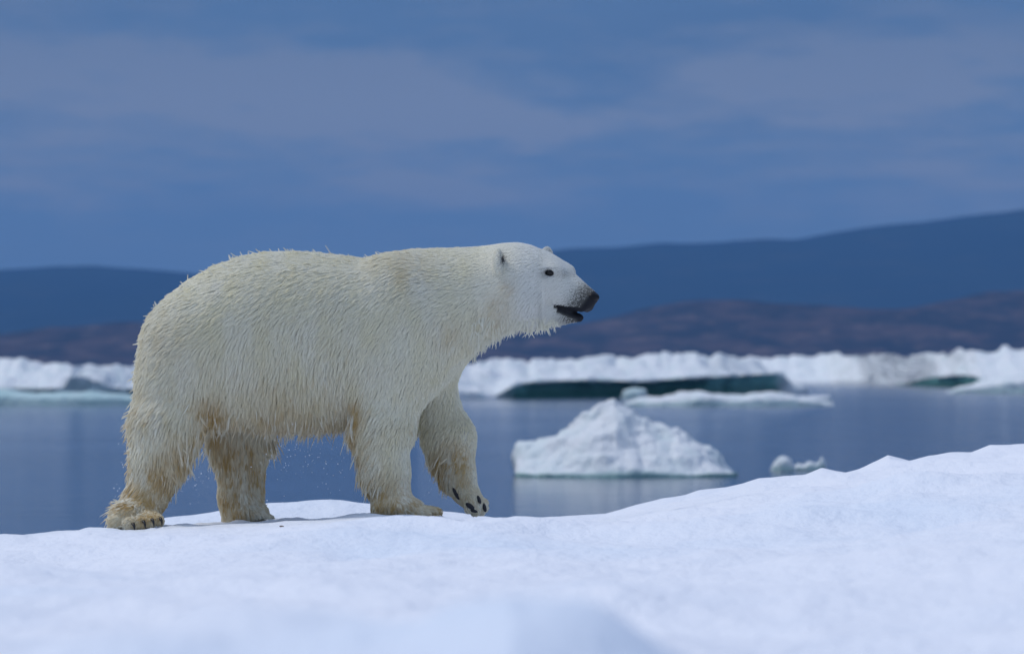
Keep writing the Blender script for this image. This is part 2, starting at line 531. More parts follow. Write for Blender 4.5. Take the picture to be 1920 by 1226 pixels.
loft('iceberg', st, 90, 0.068, 0.55, 5, 'pyramid-shaped white iceberg with a peaked top and teal waterline, floating alone on the water', 'iceberg', zclip=-0.1)


def chunk(name, pts, py_w, label, cat, group, seed, depthk=0.5, disp=0.03, nsc=0.3, col=WHITE, foot=AQUA, n=40, ns=40):
    """small piece of floating ice: outline top (px, py) with waterline py_w"""
    D = ZC * F / (py_w - HORIZON)
    a, b = pts[0][0], pts[-1][0]
    W = (b - a) * D / F
    st = []
    for px in np.linspace(a, b, ns):
        h = max(0.02, pz(ip(pts, px), D))
        u = (px - a) / (b - a); e = max(0.1, math.sin(math.pi * u)) ** 0.5
        dd = W * depthk * 0.5 * e
        st.append((pxx(px, D), [(D - dd, -0.35, foot), (D - dd, 0.0, foot), (D - dd * 0.98, min(0.06, h * .4), foot), (D - dd * 0.93, h * 0.55, col), (D - dd * 0.5, h * 0.9, col), (D, h, col),
                                (D + dd * 0.6, h * 0.8, col), (D + dd, 0, foot), (D + dd, -0.35, foot)]))
    return loft(name, st, n, disp, nsc, seed, label, cat, group)


G = 'small pieces of drifting ice beside the iceberg'
chunk('ice_chunk', [(1444, 880), (1450, 866), (1462, 857), (1474, 856), (1484, 866), (1492, 880)], 882,
      'rounded lump of drift ice right of the iceberg, the left one of two', 'ice chunk', G, 61, 0.9, 0.02)
chunk('ice_chunk', [(1486, 879), (1496, 868), (1506, 872), (1516, 862), (1530, 866), (1541, 855), (1546, 868), (1547, 879)], 881,
      'jagged low piece of drift ice right of the rounded lump', 'ice chunk', G, 67, 0.5, 0.02)


def floe(name, a, b, step, water_py, top_py, lip_py, cave, label, cat='ice floe', group='ice floes across the water', back=22, seed=1, disp=0.16,
         face=WHITE, cavecol=DARK, n=110):
    st = []
    for px in np.arange(a, b + 0.1, step):
        pw = ip(water_py, px)
        y0 = ZC * F / (pw - HORIZON)
        c = ip(cave, px)
        zt = max(0.25, pz(ip(top_py, px) + 5.5 + 5.0 * float(fbm(np.array(px / 22.0), np.array(0.3), oct=4, seed=seed)), y0 + 9))
        zl = max(0.12, min(pz(ip(lip_py, px), y0 - c * 0.2), zt * 0.92))
        x = pxx(px, y0)
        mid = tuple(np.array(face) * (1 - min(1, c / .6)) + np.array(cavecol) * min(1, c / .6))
        inn = tuple(np.array(face) * (1 - min(1, c / .6)) + np.array((0.17, 0.44, 0.42)) * min(1, c / .6))  # wet ice teal; lit underside painted paler than the dark waterline
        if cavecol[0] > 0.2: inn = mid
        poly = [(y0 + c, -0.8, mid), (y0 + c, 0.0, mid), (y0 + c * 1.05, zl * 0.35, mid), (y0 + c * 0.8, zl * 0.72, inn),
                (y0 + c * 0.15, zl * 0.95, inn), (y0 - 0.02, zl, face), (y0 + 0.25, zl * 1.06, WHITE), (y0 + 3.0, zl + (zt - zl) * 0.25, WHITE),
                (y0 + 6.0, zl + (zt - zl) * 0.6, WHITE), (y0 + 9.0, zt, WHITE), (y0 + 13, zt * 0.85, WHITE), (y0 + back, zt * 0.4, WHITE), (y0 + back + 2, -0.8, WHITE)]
        st.append((x, poly))
    return loft(name, st, n, disp, 1.6, seed, label, cat, group)


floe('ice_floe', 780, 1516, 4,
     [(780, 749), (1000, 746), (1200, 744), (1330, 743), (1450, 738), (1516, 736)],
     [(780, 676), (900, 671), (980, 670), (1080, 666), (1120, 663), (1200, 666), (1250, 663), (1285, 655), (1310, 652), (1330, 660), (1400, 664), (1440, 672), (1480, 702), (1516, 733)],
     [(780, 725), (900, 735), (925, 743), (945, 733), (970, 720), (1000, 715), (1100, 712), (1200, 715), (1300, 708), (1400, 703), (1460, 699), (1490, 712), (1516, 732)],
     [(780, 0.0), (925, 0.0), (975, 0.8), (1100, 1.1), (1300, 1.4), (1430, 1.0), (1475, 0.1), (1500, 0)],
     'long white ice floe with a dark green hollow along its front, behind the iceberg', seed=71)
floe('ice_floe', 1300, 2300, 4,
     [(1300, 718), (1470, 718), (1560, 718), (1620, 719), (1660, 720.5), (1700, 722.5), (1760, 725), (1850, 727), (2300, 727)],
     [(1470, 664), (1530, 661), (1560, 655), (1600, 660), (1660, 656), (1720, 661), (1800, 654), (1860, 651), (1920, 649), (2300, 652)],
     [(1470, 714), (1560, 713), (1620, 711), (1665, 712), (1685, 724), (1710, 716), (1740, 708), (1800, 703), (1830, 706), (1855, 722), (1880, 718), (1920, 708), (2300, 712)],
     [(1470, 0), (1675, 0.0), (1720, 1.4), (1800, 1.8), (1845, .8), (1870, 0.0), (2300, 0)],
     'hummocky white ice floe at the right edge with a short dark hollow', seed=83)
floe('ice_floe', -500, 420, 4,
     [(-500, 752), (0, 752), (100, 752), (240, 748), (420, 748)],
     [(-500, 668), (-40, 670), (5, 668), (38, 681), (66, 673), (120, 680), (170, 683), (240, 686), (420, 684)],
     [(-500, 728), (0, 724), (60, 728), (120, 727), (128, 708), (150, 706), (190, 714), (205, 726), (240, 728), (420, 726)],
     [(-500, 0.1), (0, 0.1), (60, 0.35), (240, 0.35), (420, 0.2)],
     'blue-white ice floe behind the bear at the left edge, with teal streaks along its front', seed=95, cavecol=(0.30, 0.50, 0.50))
SL = 'low slabs of ice lying at the water before the floes'
chunk('ice_slab', [(1170, 757), (1200, 748), (1240, 742), (1280, 737), (1310, 733), (1340, 738), (1400, 739), (1440, 731), (1480, 734), (1500, 742), (1530, 749), (1562, 757)], 760,
      'low white slab of ice in front of the green hollow, right of the iceberg peak', 'ice slab', SL, 101, 0.35, 0.08, 1.2, n=60, ns=110)
chunk('ice_slab', [(1165, 745), (1169, 730), (1190, 727), (1210, 731), (1216, 745)], 747,
      'small pale block of ice at the dark hollow just above the iceberg peak', 'ice slab', SL, 103, 0.8, 0.04, 0.6, col=(0.6, 0.72, 0.74))
chunk('ice_slab', [(1480, 752), (1500, 742), (1530, 741), (1556, 740), (1561, 752)], 754,
      'thin flat sliver of ice at the right tip of the low slab', 'ice slab', SL, 104, 0.5, 0.03, 0.6)
chunk('ice_slab', [(1772, 734), (1800, 724), (1850, 712), (1900, 700), (1980, 692), (2060, 700), (2150, 734)], 736,
      'sloping white slab of ice at the right edge of the water', 'ice slab', SL, 107, 0.4, 0.08, 1.4, n=60, ns=90)
chunk('ice_slab', [(-120, 752), (-60, 736), (0, 728), (30, 732), (60, 735), (110, 737), (160, 734), (240, 738), (300, 756)], 758,
      'pale green-white foot of ice at the water under the left floe', 'ice slab', SL, 109, 0.3, 0.05, 1.2, col=(0.5, 0.68, 0.70), n=60, ns=90)

# ------------------------------------------------------------------ polar bear
K = 404.0                         # photo pixels per metre at the bear
Y0 = 20.35                        # distance of its spine
def bx(px): return (px - 960.0) / K
def bz(py): return ZC + (HORIZON - py) / K
H_ = 0.0075
GX0, GY0, GZ0 = bx(170), Y0 - 0.62, bz(1012)
NX = int((bx(1140) - GX0) / H_); NY = int(1.18 / H_); NZ = int((bz(440) - GZ0) / H_)
ax_x = (GX0 + H_ * np.arange(NX)).astype(np.float32)
ax_y = (GY0 + H_ * np.arange(NY)).astype(np.float32)
ax_z = (GZ0 + H_ * np.arange(NZ)).astype(np.float32)
FLD = np.full((NX, NY, NZ), 1.0, np.float32)


def smin(a, b, k):
    h = np.clip(0.5 + 0.5 * (b - a) / k, 0, 1)
    return b + (a - b) * h - k * h * (1 - h)


def sl(lo, hi, ax):
    i0 = max(0, int(np.searchsorted(ax, lo))); i1 = min(len(ax), int(np.searchsorted(ax, hi)))
    return slice(i0, i1)


def apply(fn, lo, hi, k, sub=False):
    m = k + 0.06
    sx, sy, sz = sl(lo[0] - m, hi[0] + m, ax_x), sl(lo[1] - m, hi[1] + m, ax_y), sl(lo[2] - m, hi[2] + m, ax_z)
    X, Y, Z = ax_x[sx][:, None, None], ax_y[sy][None, :, None], ax_z[sz][None, None, :]
    d = fn(X, Y, Z).astype(np.float32)
    if sub: FLD[sx, sy, sz] = -smin(-FLD[sx, sy, sz], d, k)
    else: FLD[sx, sy, sz] = smin(FLD[sx, sy, sz], d, k)


def cone(a, ra, b, rb, k=0.05, ys=1.0):
    """round cone; ys scales its sideways radius"""
    a = np.array(a, float); b = np.array(b, float)
    d = b - a; d2 = d.copy(); d2[1] /= ys; L = float(d2 @ d2)
    def fn(X, Y, Z):
        qx, qy, qz = X - a[0], (Y - a[1]) / ys, Z - a[2]
        t = np.clip((qx * d2[0] + qy * d2[1] + qz * d2[2]) / L, 0, 1)
        r = ra + (rb - ra) * t
        return np.sqrt((qx - t * d2[0]) ** 2 + (qy - t * d2[1]) ** 2 + (qz - t * d2[2]) ** 2) - r
    r = max(ra, rb)
    rr = np.array([r, r * max(1, ys), r])
    apply(fn, np.minimum(a, b) - rr, np.maximum(a, b) + rr, k)


def ell(c, r, k=0.05, tilt=0.0, yaw=0.0, sub=False):
    """ellipsoid; tilt in the x-z plane (degrees, nose up), yaw towards the viewer"""
    c = np.array(c, float); t, y = math.radians(tilt), math.radians(yaw)
    def fn(X, Y, Z):
        x, yy, z = X - c[0], Y - c[1], Z - c[2]
        u = x * math.cos(y) - yy * math.sin(y); v = x * math.sin(y) + yy * math.cos(y)
        p = u * math.cos(t) + z * math.sin(t); q = -u * math.sin(t) + z * math.cos(t)
        kk = np.sqrt((p / r[0]) ** 2 + (v / r[1]) ** 2 + (q / r[2]) ** 2)
        k2 = np.sqrt((p / r[0] ** 2) ** 2 + (v / r[1] ** 2) ** 2 + (q / r[2] ** 2) ** 2)
        return kk * (kk - 1) / (k2 + 1e-6)
    R = max(r)
    apply(fn, c - R, c + R, k, sub)


# torso, neck: sections along the spine   px, top, bottom, half width
TOR = np.array([(246, 700, 706, .01), (252, 656, 735, .12), (262, 626, 752, .18), (280, 588, 772, .245), (310, 551, 785, .30), (350, 521, 792, .335), (400, 495, 791, .355),
                (450, 479, 787, .36), (500, 471, 785, .36), (560, 471, 785, .355), (620, 477, 784, .345), (680, 483, 781, .33), (720, 475, 776, .315),
                (770, 465, 762, .30), (820, 463, 733, .275), (860, 462, 692, .245), (900, 459, 643, .215), (940, 455, 621, .19), (975, 457, 608, .17),
                (1000, 468, 610, .14), (1020, 500, 580, .09), (1030, 540, 541, .01)], float)
YAW = 28.0
ta = math.tan(math.radians(YAW))
def spine_y(x):
    u = np.clip((x - bx(830)) / (bx(930) - bx(830)), 0, None)
    s = np.where(u < 1, 0.5 * u * u, u - 0.5) * (bx(930) - bx(830))
    return Y0 - s * ta


def torso_fn(X, Y, Z):
    x = X[:, 0, 0]
    p = 960 + x * K
    top = bz(np.interp(p, TOR[:, 0], TOR[:, 1])); bot = bz(np.interp(p, TOR[:, 0], TOR[:, 2])); w = np.interp(p, TOR[:, 0], TOR[:, 3])
    ker = np.exp(-np.linspace(-2, 2, 9) ** 2); ker /= ker.sum()
    sm = lambda v: np.convolve(np.pad(v, 4, 'edge'), ker, 'valid')
    top, bot, w = sm(top), sm(bot), sm(w)
    zc = (top + bot) / 2; h = np.maximum((top - bot) / 2, 0.01); w = np.maximum(w, 0.01)
    e = lambda v: v[:, None, None]
    out_x = np.maximum(0, np.maximum(bx(246) - x, x - bx(1030)))
    a = np.abs(Y - e(spine_y(x))) / e(w); b = np.abs(Z - e(zc)) / e(h)
    # flanks a little fuller below the middle
    r = (a ** 2.2 + b ** 2.2) ** (1 / 2.2)
    return (r - 1) * e(np.minimum(h, w)) + e(out_x) * 1.5


apply(torso_fn, (bx(246), Y0 - .5, bz(800)), (bx(1030), Y0 + .4, bz(465)), 0.05)
P3 = lambda px, py, dy: (bx(px), Y0 + dy, bz(py))
# hind legs
cone(P3(350, 655, -.15), .235, P3(305, 800, -.18), .16, .09, .75)
cone(P3(305, 800, -.18), .158, P3(293, 860, -.19), .118, .05)
cone(P3(293, 860, -.19), .118, P3(268, 938, -.20), .085, .05)
cone(P3(268, 938, -.20), .088, P3(258, 965, -.24), .088, .04)
ell(P3(240, 966, -.27), (.085, .11, .062), .03)
for q, (px, py, dy, r) in enumerate([(219, 979, -.35, .041), (244, 981, -.375, .036), (264, 980, -.385, .034), (281, 978, -.38, .032), (297, 976, -.35, .030)]):
    cone(P3(px * .55 + 252 * .45, py - 14, dy + .09), r, P3(px, py, dy), r * .92, .010)
cone(P3(420, 720, .17), .21, P3(436, 830, .19), .135, .07, .8)
cone(P3(436, 830, .19), .132, P3(440, 935, .20), .095, .05)
cone(P3(440, 935, .20), .10, P3(450, 966, .18), .085, .03)
ell(P3(458, 966, .16), (.085, .085, .040), .03)
for px, dy in ((492, .10), (496, .15), (494, .20), (488, .24)):
    cone(P3(460, 966, dy), .030, P3(px + 4, 976, dy - .01), .009, .012)
cone(P3(424, 925, .20), .062, P3(422, 974, .20), .05, .03)
# fore legs
ell(P3(748, 620, -.13), (.20, .16, .34), .09, 8)
cone(P3(735, 690, -.17), .185, P3(716, 800, -.19), .135, .07, .8)
cone(P3(716, 800, -.19), .135, P3(722, 880, -.20), .102, .05)
cone(P3(722, 880, -.20), .102, P3(733, 935, -.20), .092, .04)
ell(P3(745, 950, -.21), (.115, .105, .05), .03)
for px, py, dy, r in ((800, 961, -.29, .024), (814, 960, -.25, .026), (820, 960, -.20, .026), (816, 959, -.15, .026), (806, 958, -.11, .024)):
    cone(P3(768, py - 3, dy * .6 - .08), .028, P3(px, py + 1, dy), r * .68, .012)
ell(P3(795, 640, .13), (.16, .14, .26), .09, 10)
cone(P3(797, 690, .17), .135, P3(806, 750, .17), .112, .05, .9)
cone(P3(806, 750, .17), .112, P3(842, 830, .16), .112, .05, .9)
cone(P3(842, 825, .16), .112, P3(856, 892, .14), .078, .05)
cone(P3(856, 892, .14), .078, P3(872, 925, .12), .056, .04)
cone(P3(866, 922, .11), .056, P3(888, 948, .08), .05, .03, 1.25)
for px, py, dy, r in ((878, 960, .00, .022), (890, 965, .03, .024), (900, 964, .07, .025), (906, 958, .11, .024), (907, 949, .15, .021)):
    cone(P3(882, 942, .08 + (dy - .08) * .6), .034, P3(px, py, dy), r, .010)

# head: local frame turned towards the viewer
HP = np.array([bx(900), float(spine_y(np.array(bx(900)))), 0.0])
ca, sa = math.cos(math.radians(YAW)), math.sin(math.radians(YAW))
def HD(px, py, v=0.0):
    """point on the head: px, py where its midline shows in side view, v metres towards its far side"""
    u = (px - 900) / K / ca
    return (HP[0] + u * ca + v * sa, HP[1] - u * sa + v * ca, bz(py))


def HV(px, py, v):
    """same, but px is where the point itself shows"""
    return HD(px - v * sa * K, py, v)


ell(HD(973, 518), (.19, .150, .145), .05, 0, YAW)
ell(HD(1010, 514), (.15, .118, .112), .04, -12, YAW)
ell(HD(1040, 512), (.09, .092, .062), .03, -25, YAW)              # forehead
for s in (-1, 1):
    ell(HD(980, 560, s * .075), (.14, .085, .095), .05, 0, YAW)     # cheek
    ell(HD(1054, 504, s * .058), (.042, .028, .024), .025, -25, YAW)   # brow
    ell(HD(1084, 571, s * .030), (.062, .030, .034), .018, -15, YAW)    # upper lip pads
cone(HD(1045, 540), .086, HD(1100, 562), .044, .03, .9)
cone(HD(1060, 525), .055, HD(1106, 555), .032, .02, .95)
cone(HD(1000, 582), .075, HD(1060, 590), .040, .03, .95)
cone(HD(1050, 592), .040, HD(1087, 595.5), .020, .010, 1.1)
ell(HD(1112, 558), (.028, .032, .026), .010, -10, YAW)
for s in (-1, 1):                                                 # nostrils, eye sockets
    ell(HD(1121, 561, s * .016), (.010, .007, .008), .004, 0, YAW, sub=True)
EYE = {s: HD(1046, 511, s * .085) for s in (-1, 1)}
for s in (-1, 1):
    ell(EYE[s], (.027, .016, .017), .012, -5, YAW, sub=True)
# mouth line cut between lip and jaw
for s in (-1, 1):
    for i in range(7):
        u = i / 6
        px = 1056 + 40 * u; py = 578 + 9.5 * u - 3 * math.sin(u * 3.1)
        v = s * (.070 * (1 - u) + .022 * u)
        ell(HD(px, py + 1, v), (.016, .016, .0050), .005, -12, YAW, sub=True)
# ears
def ear(px, py, v, s):
    c = np.array(HV(px, py, v))
    ell(c, (.026, .050, .058) if s < 0 else (.020, .034, .048), .014, 0, YAW + s * 38)
    fwd = np.array([ca * math.cos(math.radians(20)), -sa, 0])
    ell(c + np.array([.024, -.012 if s > 0 else -.020, .006]), (.015, .030, .036), .010, 0, YAW + s * 38, sub=True)


ear(934, 489, -.180, -1)
ear(1027, 478, .150, 1)


def surface_nets(F_, ax, ay, az):
    S_ = F_ < 0
    nx, ny, nz = F_.shape
    c = np.zeros((nx - 1, ny - 1, nz - 1), np.uint8)
    for i in (0, 1):
        for j in (0, 1):
            for k in (0, 1):
                c += S_[i:nx - 1 + i, j:ny - 1 + j, k:nz - 1 + k]
    act = (c > 0) & (c < 8)
    idx = np.argwhere(act)
    vid = np.full(act.shape, -1, np.int64); vid[act] = np.arange(len(idx))
    corners = [(i, j, k) for i in (0, 1) for j in (0, 1) for k in (0, 1)]
    val = {q: F_[idx[:, 0] + q[0], idx[:, 1] + q[1], idx[:, 2] + q[2]] for q in corners}
    acc = np.zeros((len(idx), 3)); cnt = np.zeros(len(idx))
    for q in corners:
        for d in range(3):
            if q[d] == 0:
                q2 = list(q); q2[d] = 1; q2 = tuple(q2)
                a, b = val[q], val[q2]
                m = (a < 0) != (b < 0)
                t = np.where(m, a / (a - b + (a == b)), 0)
                p = np.array(q, float)[None, :].repeat(len(idx), 0); p[:, d] = t
                acc += p * m[:, None]; cnt += m
    P = idx + acc / cnt[:, None]
    V = np.stack([ax[0] + P[:, 0] * H_, ay[0] + P[:, 1] * H_, az[0] + P[:, 2] * H_], -1)
    faces = []
    # edges along x, y, z
    for d in range(3):
        o1, o2 = [(1, 2), (2, 0), (0, 1)][d]
        A = np.take(S_, range(0, S_.shape[d] - 1), d); B = np.take(S_, range(1, S_.shape[d]), d)
        e = np.argwhere(A != B)
        e = e[(e[:, o1] > 0) & (e[:, o2] > 0) & (e[:, o1] < S_.shape[o1] - 1) & (e[:, o2] < S_.shape[o2] - 1)]
        def g(da, db):
            q = e.copy(); q[:, o1] -= da; q[:, o2] -= db
            return vid[q[:, 0], q[:, 1], q[:, 2]]
        f = np.stack([g(1, 1), g(0, 1), g(0, 0), g(1, 0)], -1)
        flip = ~S_[e[:, 0], e[:, 1], e[:, 2]]
        f[flip] = f[flip][:, ::-1]
        faces.append(f)
    Fc = np.concatenate(faces)
    return V, Fc[(Fc >= 0).all(1)]


BV, BF = surface_nets(FLD, ax_x, ax_y, ax_z)
# keep only the largest connected piece out of harm's way: light smoothing
def smooth_mesh(V, Fc, it, lam):
    E = np.concatenate([Fc[:, [0, 1]], Fc[:, [1, 2]], Fc[:, [2, 3]], Fc[:, [3, 0]]])
    for _ in range(it):
        A = np.zeros_like(V); n = np.zeros(len(V))
        for q in range(3):
            A[:, q] = np.bincount(E[:, 0], V[E[:, 1], q], len(V)) + np.bincount(E[:, 1], V[E[:, 0], q], len(V))
        n = np.bincount(E[:, 0], minlength=len(V)) + np.bincount(E[:, 1], minlength=len(V))
        V = V + lam * (A / n[:, None] - V)
    return V


BV = smooth_mesh(BV, BF, 3, 0.4)
BN = np.zeros_like(BV)
fn_ = np.cross(BV[BF[:, 2]] - BV[BF[:, 0]], BV[BF[:, 3]] - BV[BF[:, 1]])
for q in range(4):
    for a in range(3):
        BN[:, a] += np.bincount(BF[:, q], fn_[:, a], len(BV))
BN /= np.linalg.norm(BN, axis=1, keepdims=True) + 1e-12


# --- fields over the bear, by position in its own side view
def gfield(px, py, pts, sig):
    pts = np.array(pts, float)
    w = ((px[:, None] - pts[None, :, 0]) ** 2 + (py[:, None] - pts[None, :, 1]) ** 2 + (sig * .55) ** 2) ** -1.7
    w /= w.sum(1, keepdims=True)
    return w @ pts[:, 2:]


FLOW = [(250, 640, -.8, .6), (300, 600, -.9, .5), (340, 540, -.95, .3), (400, 510, -1, .1), (500, 480, -1, .0), (600, 490, -1, .05), (330, 640, -.85, .55),
        (450, 560, -.85, .5), (450, 650, -.4, .9), (380, 600, -.8, .6), (280, 700, -.75, .65), (260, 760, -.6, .8), (330, 760, -.55, .85), (400, 700, -.3, 1), (400, 790, .15, 1),
        (300, 850, -.2, 1), (250, 880, -.35, 1), (225, 930, -.8, .5), (215, 950, -1, .35), (240, 975, -.3, .8), (290, 975, .1, .8), (340, 850, .05, 1), (440, 850, .05, 1), (480, 880, .2, 1),
        (410, 930, -.1, 1), (500, 960, .9, .5), (450, 960, .3, .9), (550, 540, -.85, .5), (620, 600, -.6, .8), (560, 650, -.35, .95), (600, 700, -.1, 1), (560, 790, 0, 1), (480, 790, 0, 1), (630, 780, 0, 1),
        (700, 520, -.85, .4), (720, 600, -.6, .8), (700, 700, -.45, .9), (760, 700, -.5, .9), (800, 490, -1, .1), (830, 560, -.9, .45), (800, 650, -.45, .9), (850, 620, -.5, .8), (875, 650, -.1, 1),
        (860, 700, -.1, 1), (900, 490, -1, .1), (920, 560, -.9, .5), (900, 610, -.5, .9), (930, 630, .0, 1), (960, 620, .1, 1), (1010, 615, .2, 1), (980, 480, -1, .2), (1000, 540, -.85, .6), (990, 590, -.6, .8), (1040, 495, -.9, .3),
        (1040, 560, -.9, .4), (1090, 550, -1, .1), (1060, 600, -.6, .6), (720, 800, -.6, .8), (690, 850, -.6, .8), (700, 890, -.5, .9), (750, 880, -.3, 1), (720, 940, -.2, 1), (760, 950, .5, .7), (810, 960, 1, .15),
        (840, 780, -.4, .9), (870, 850, -.35, 1), (820, 860, -.5, .8), (850, 900, -.3, 1), (885, 935, .3, .8), (905, 955, .5, .8)]
LEN = [(900, 970, .006), (880, 968, .006), (912, 962, .007), (215, 962, .030), (240, 960, .018), (265, 962, .014), (936, 486, .007), (930, 492, .009), (940, 478, .007), (250, 640, .045), (350, 530, .045), (500, 480, .055), (620, 490, .060), (680, 490, .050), (760, 475, .038), (850, 470, .028), (920, 465, .018), (980, 465, .014), (1040, 490, .010), (1090, 550, .005), (1070, 580, .006),
       (1000, 540, .026), (960, 560, .030), (900, 540, .034), (960, 615, .036), (1010, 608, .034), (905, 640, .048), (930, 625, .040), (1040, 606, .020), (1080, 605, .006),
       (450, 620, .055), (600, 620, .058), (750, 600, .045), (850, 560, .038), (300, 700, .055), (250, 720, .055), (450, 780, .085), (560, 785, .115), (640, 780, .10), (500, 790, .12), (600, 785, .11),
       (300, 800, .055), (245, 830, .058), (340, 840, .085), (380, 800, .07), (290, 900, .04), (235, 930, .075), (320, 900, .065), (240, 975, .014), (290, 975, .012), (420, 850, .06), (480, 860, .05), (400, 930, .045), (440, 950, .035), (495, 965, .012),
       (660, 780, .085), (665, 840, .080), (690, 900, .075), (690, 930, .045), (740, 750, .04), (760, 850, .020), (760, 920, .018), (740, 950, .022), (810, 960, .018),
       (790, 800, .06), (810, 860, .085), (830, 900, .06), (880, 840, .016), (885, 900, .012), (890, 950, .014), (860, 930, .02), (860, 700, .03), (840, 740, .03), (800, 700, .035)]
# stains: px, py, radius px, strength
STAIN = [(395, 765, 26, .72), (400, 800, 30, .7), (430, 850, 40, .75), (450, 900, 45, .75), (440, 950, 45, .85), (330, 860, 40, .45), (300, 900, 40, .6), (245, 930, 40, .7), (285, 950, 35, .8), (250, 975, 50, .35),
         (520, 790, 45, .40), (560, 800, 40, .45), (620, 790, 30, .35), (662, 770, 22, .75), (655, 800, 18, .7), (665, 850, 25, .4), (700, 935, 40, .65), (760, 955, 45, .8), (820, 962, 35, .6), (700, 900, 30, .35),
         (845, 870, 32, 1.0), (820, 890, 26, .9), (860, 905, 24, .5), (850, 935, 20, .5), (885, 955, 30, .5), (935, 565, 22, .22), (925, 590, 22, .18), (840, 625, 26, .2), (770, 500, 40, .18), (300, 640, 60, .15), (260, 760, 50, .2), (700, 480, 30, .1), (955, 540, 15, .25)]


def stain_amount(px, py):
    s = np.zeros_like(px)
    for a, b, r, k in STAIN:
        s = np.maximum(s, k * np.exp(-((px - a) ** 2 + (py - b) ** 2) / (2 * (r * .8) ** 2)))
    return s


def face_dark(px, py, P):
    """1 where skin shows black: nose, lips, eye rims, inside of the ears"""
    # head frame
    rx, ry = P[:, 0] - HP[0], P[:, 1] - HP[1]
    u = rx * ca - ry * sa; v = rx * sa + ry * ca
    mp = 900 + u * ca * K            # px where this would show on the midline
    on = (px > 1015)
    q = py
    nz = 1 / (1 + np.exp(-((mp - 1103) + (q - 560) * .55) / 1.6))
    # lips: band along the mouth
    lip = 578 + (np.clip(mp, 1050, 1100) - 1056) / 40 * 10
    t = np.clip((mp - 1050) / 50, 0, 1)
    up = np.clip(1.5 * np.exp(-((q - lip + 3) / (4.0 + 9 * t)) ** 2), 0, 1) * (mp > 1046)
    lo = np.where(q > lip, 1 / (1 + np.exp((q - lip - 9 - 12 * t) / 1.5)), 0) * (mp > 1052)
    spk = 1 / (1 + np.exp(-((mp - 1079) + (q - 555) * .65) / 6.5)) * .86
    msk = .42 * np.exp(-((mp - 1072) / 14) ** 2 - ((q - 513) / 7) ** 2)
    d = np.maximum.reduce([nz, up, lo, spk, msk]) * on
    for s in (-1, 1):
        e = EYE[s]
        r = np.sqrt((P[:, 0] - e[0]) ** 2 / 1.6 + (P[:, 2] - e[2]) ** 2 * 1.3 + (P[:, 1] - e[1]) ** 2 / 3)
        d = np.maximum(d, np.clip(1.35 - r / .026, 0, 1))
    d = np.maximum(d, np.exp(-((px - 943) / 5.5) ** 2 - ((q - 485) / 13) ** 2) * .98 * (P[:, 1] < 20.25))
    return d


vpx = 960 + BV[:, 0] * K; vpy = HORIZON - (BV[:, 2] - ZC) * K
CREAM = np.array([.84, .82, .70]); OCHRE = np.array([.60, .41, .15]); BLACK = np.array([.012, .013, .017])
stn = stain_amount(vpx, vpy)[:, None]
fd = face_dark(vpx, vpy, BV)[:, None]
bcol = (CREAM * .62) * (1 - stn) + OCHRE * stn
bcol = bcol * (1 - fd) + BLACK * fd


def mat_skin():
    m, t, out = new_mat('bear_skin')
    b = t.n('ShaderNodeBsdfPrincipled'); t.l(b.outputs[0], out.inputs[0])
    at = t.n('ShaderNodeAttribute', attribute_name='tint')
    g = t.n('ShaderNodeNewGeometry').outputs['Position']
    n = t.smooth(t.noise(g, 180, 3, 0.6), 0.4, 0.7)
    t.l(t.mix(t.math('MULTIPLY', n, 0.25), at.outputs['Color'], (0.25, 0.25, 0.26, 1), 'MULTIPLY'), b.inputs['Base Color'])
    b.inputs['Roughness'].default_value = 0.6
    b.inputs['Specular IOR Level'].default_value = 0.15
    bp = t.n('ShaderNodeBump'); bp.inputs['Distance'].default_value = 0.003; bp.inputs['Strength'].default_value = 0.8
    t.l(t.noise(g, 150, 4, 0.6), bp.inputs['Height']); t.l(bp.outputs[0], b.inputs['Normal'])
    return m


def mat_fur():
    m, t, out = new_mat('bear_fur')
    at = t.n('ShaderNodeAttribute', attribute_name='tint')
    d = t.n('ShaderNodeBsdfDiffuse'); tr = t.n('ShaderNodeBsdfTranslucent'); gl = t.n('ShaderNodeBsdfGlossy')
    t.l(at.outputs['Color'], d.inputs[0]); t.l(at.outputs['Color'], tr.inputs[0])
    gl.inputs['Roughness'].default_value = 0.45
    m1 = t.n('ShaderNodeMixShader'); m1.inputs[0].default_value = 0.25
    t.l(d.outputs[0], m1.inputs[1]); t.l(tr.outputs[0], m1.inputs[2])
    m2 = t.n('ShaderNodeMixShader'); m2.inputs[0].default_value = 0.05
    t.l(m1.outputs[0], m2.inputs[1]); t.l(gl.outputs[0], m2.inputs[2])
    t.l(m2.outputs[0], out.inputs[0])
    return m


M_SKIN, M_FUR = mat_skin(), mat_fur()
M_NOSE = mat_plain('wet_nose', (0.006, 0.006, 0.008), 0.4, 0, 0.2)
M_EYE = mat_plain('eyeball', (0.006, 0.005, 0.004), 0.25, 0.0, 0.3)
M_CLAW = mat_plain('claw_horn', (0.012, 0.011, 0.012), 0.3)
M_PAD = mat_plain('paw_pad', (0.018, 0.017, 0.020), 0.7)

bear = bpy.data.objects.new('polar_bear', None)
COL.objects.link(bear)
BASE = np.array([bx(560), Y0, bz(980)])
bear.location = BASE
tag(bear, 'large cream-white polar bear walking right across the snow, one front paw lifted', 'polar bear')
body = mesh_np('body', BV - BASE, BF, M_SKIN, cols=bcol, parent=bear)


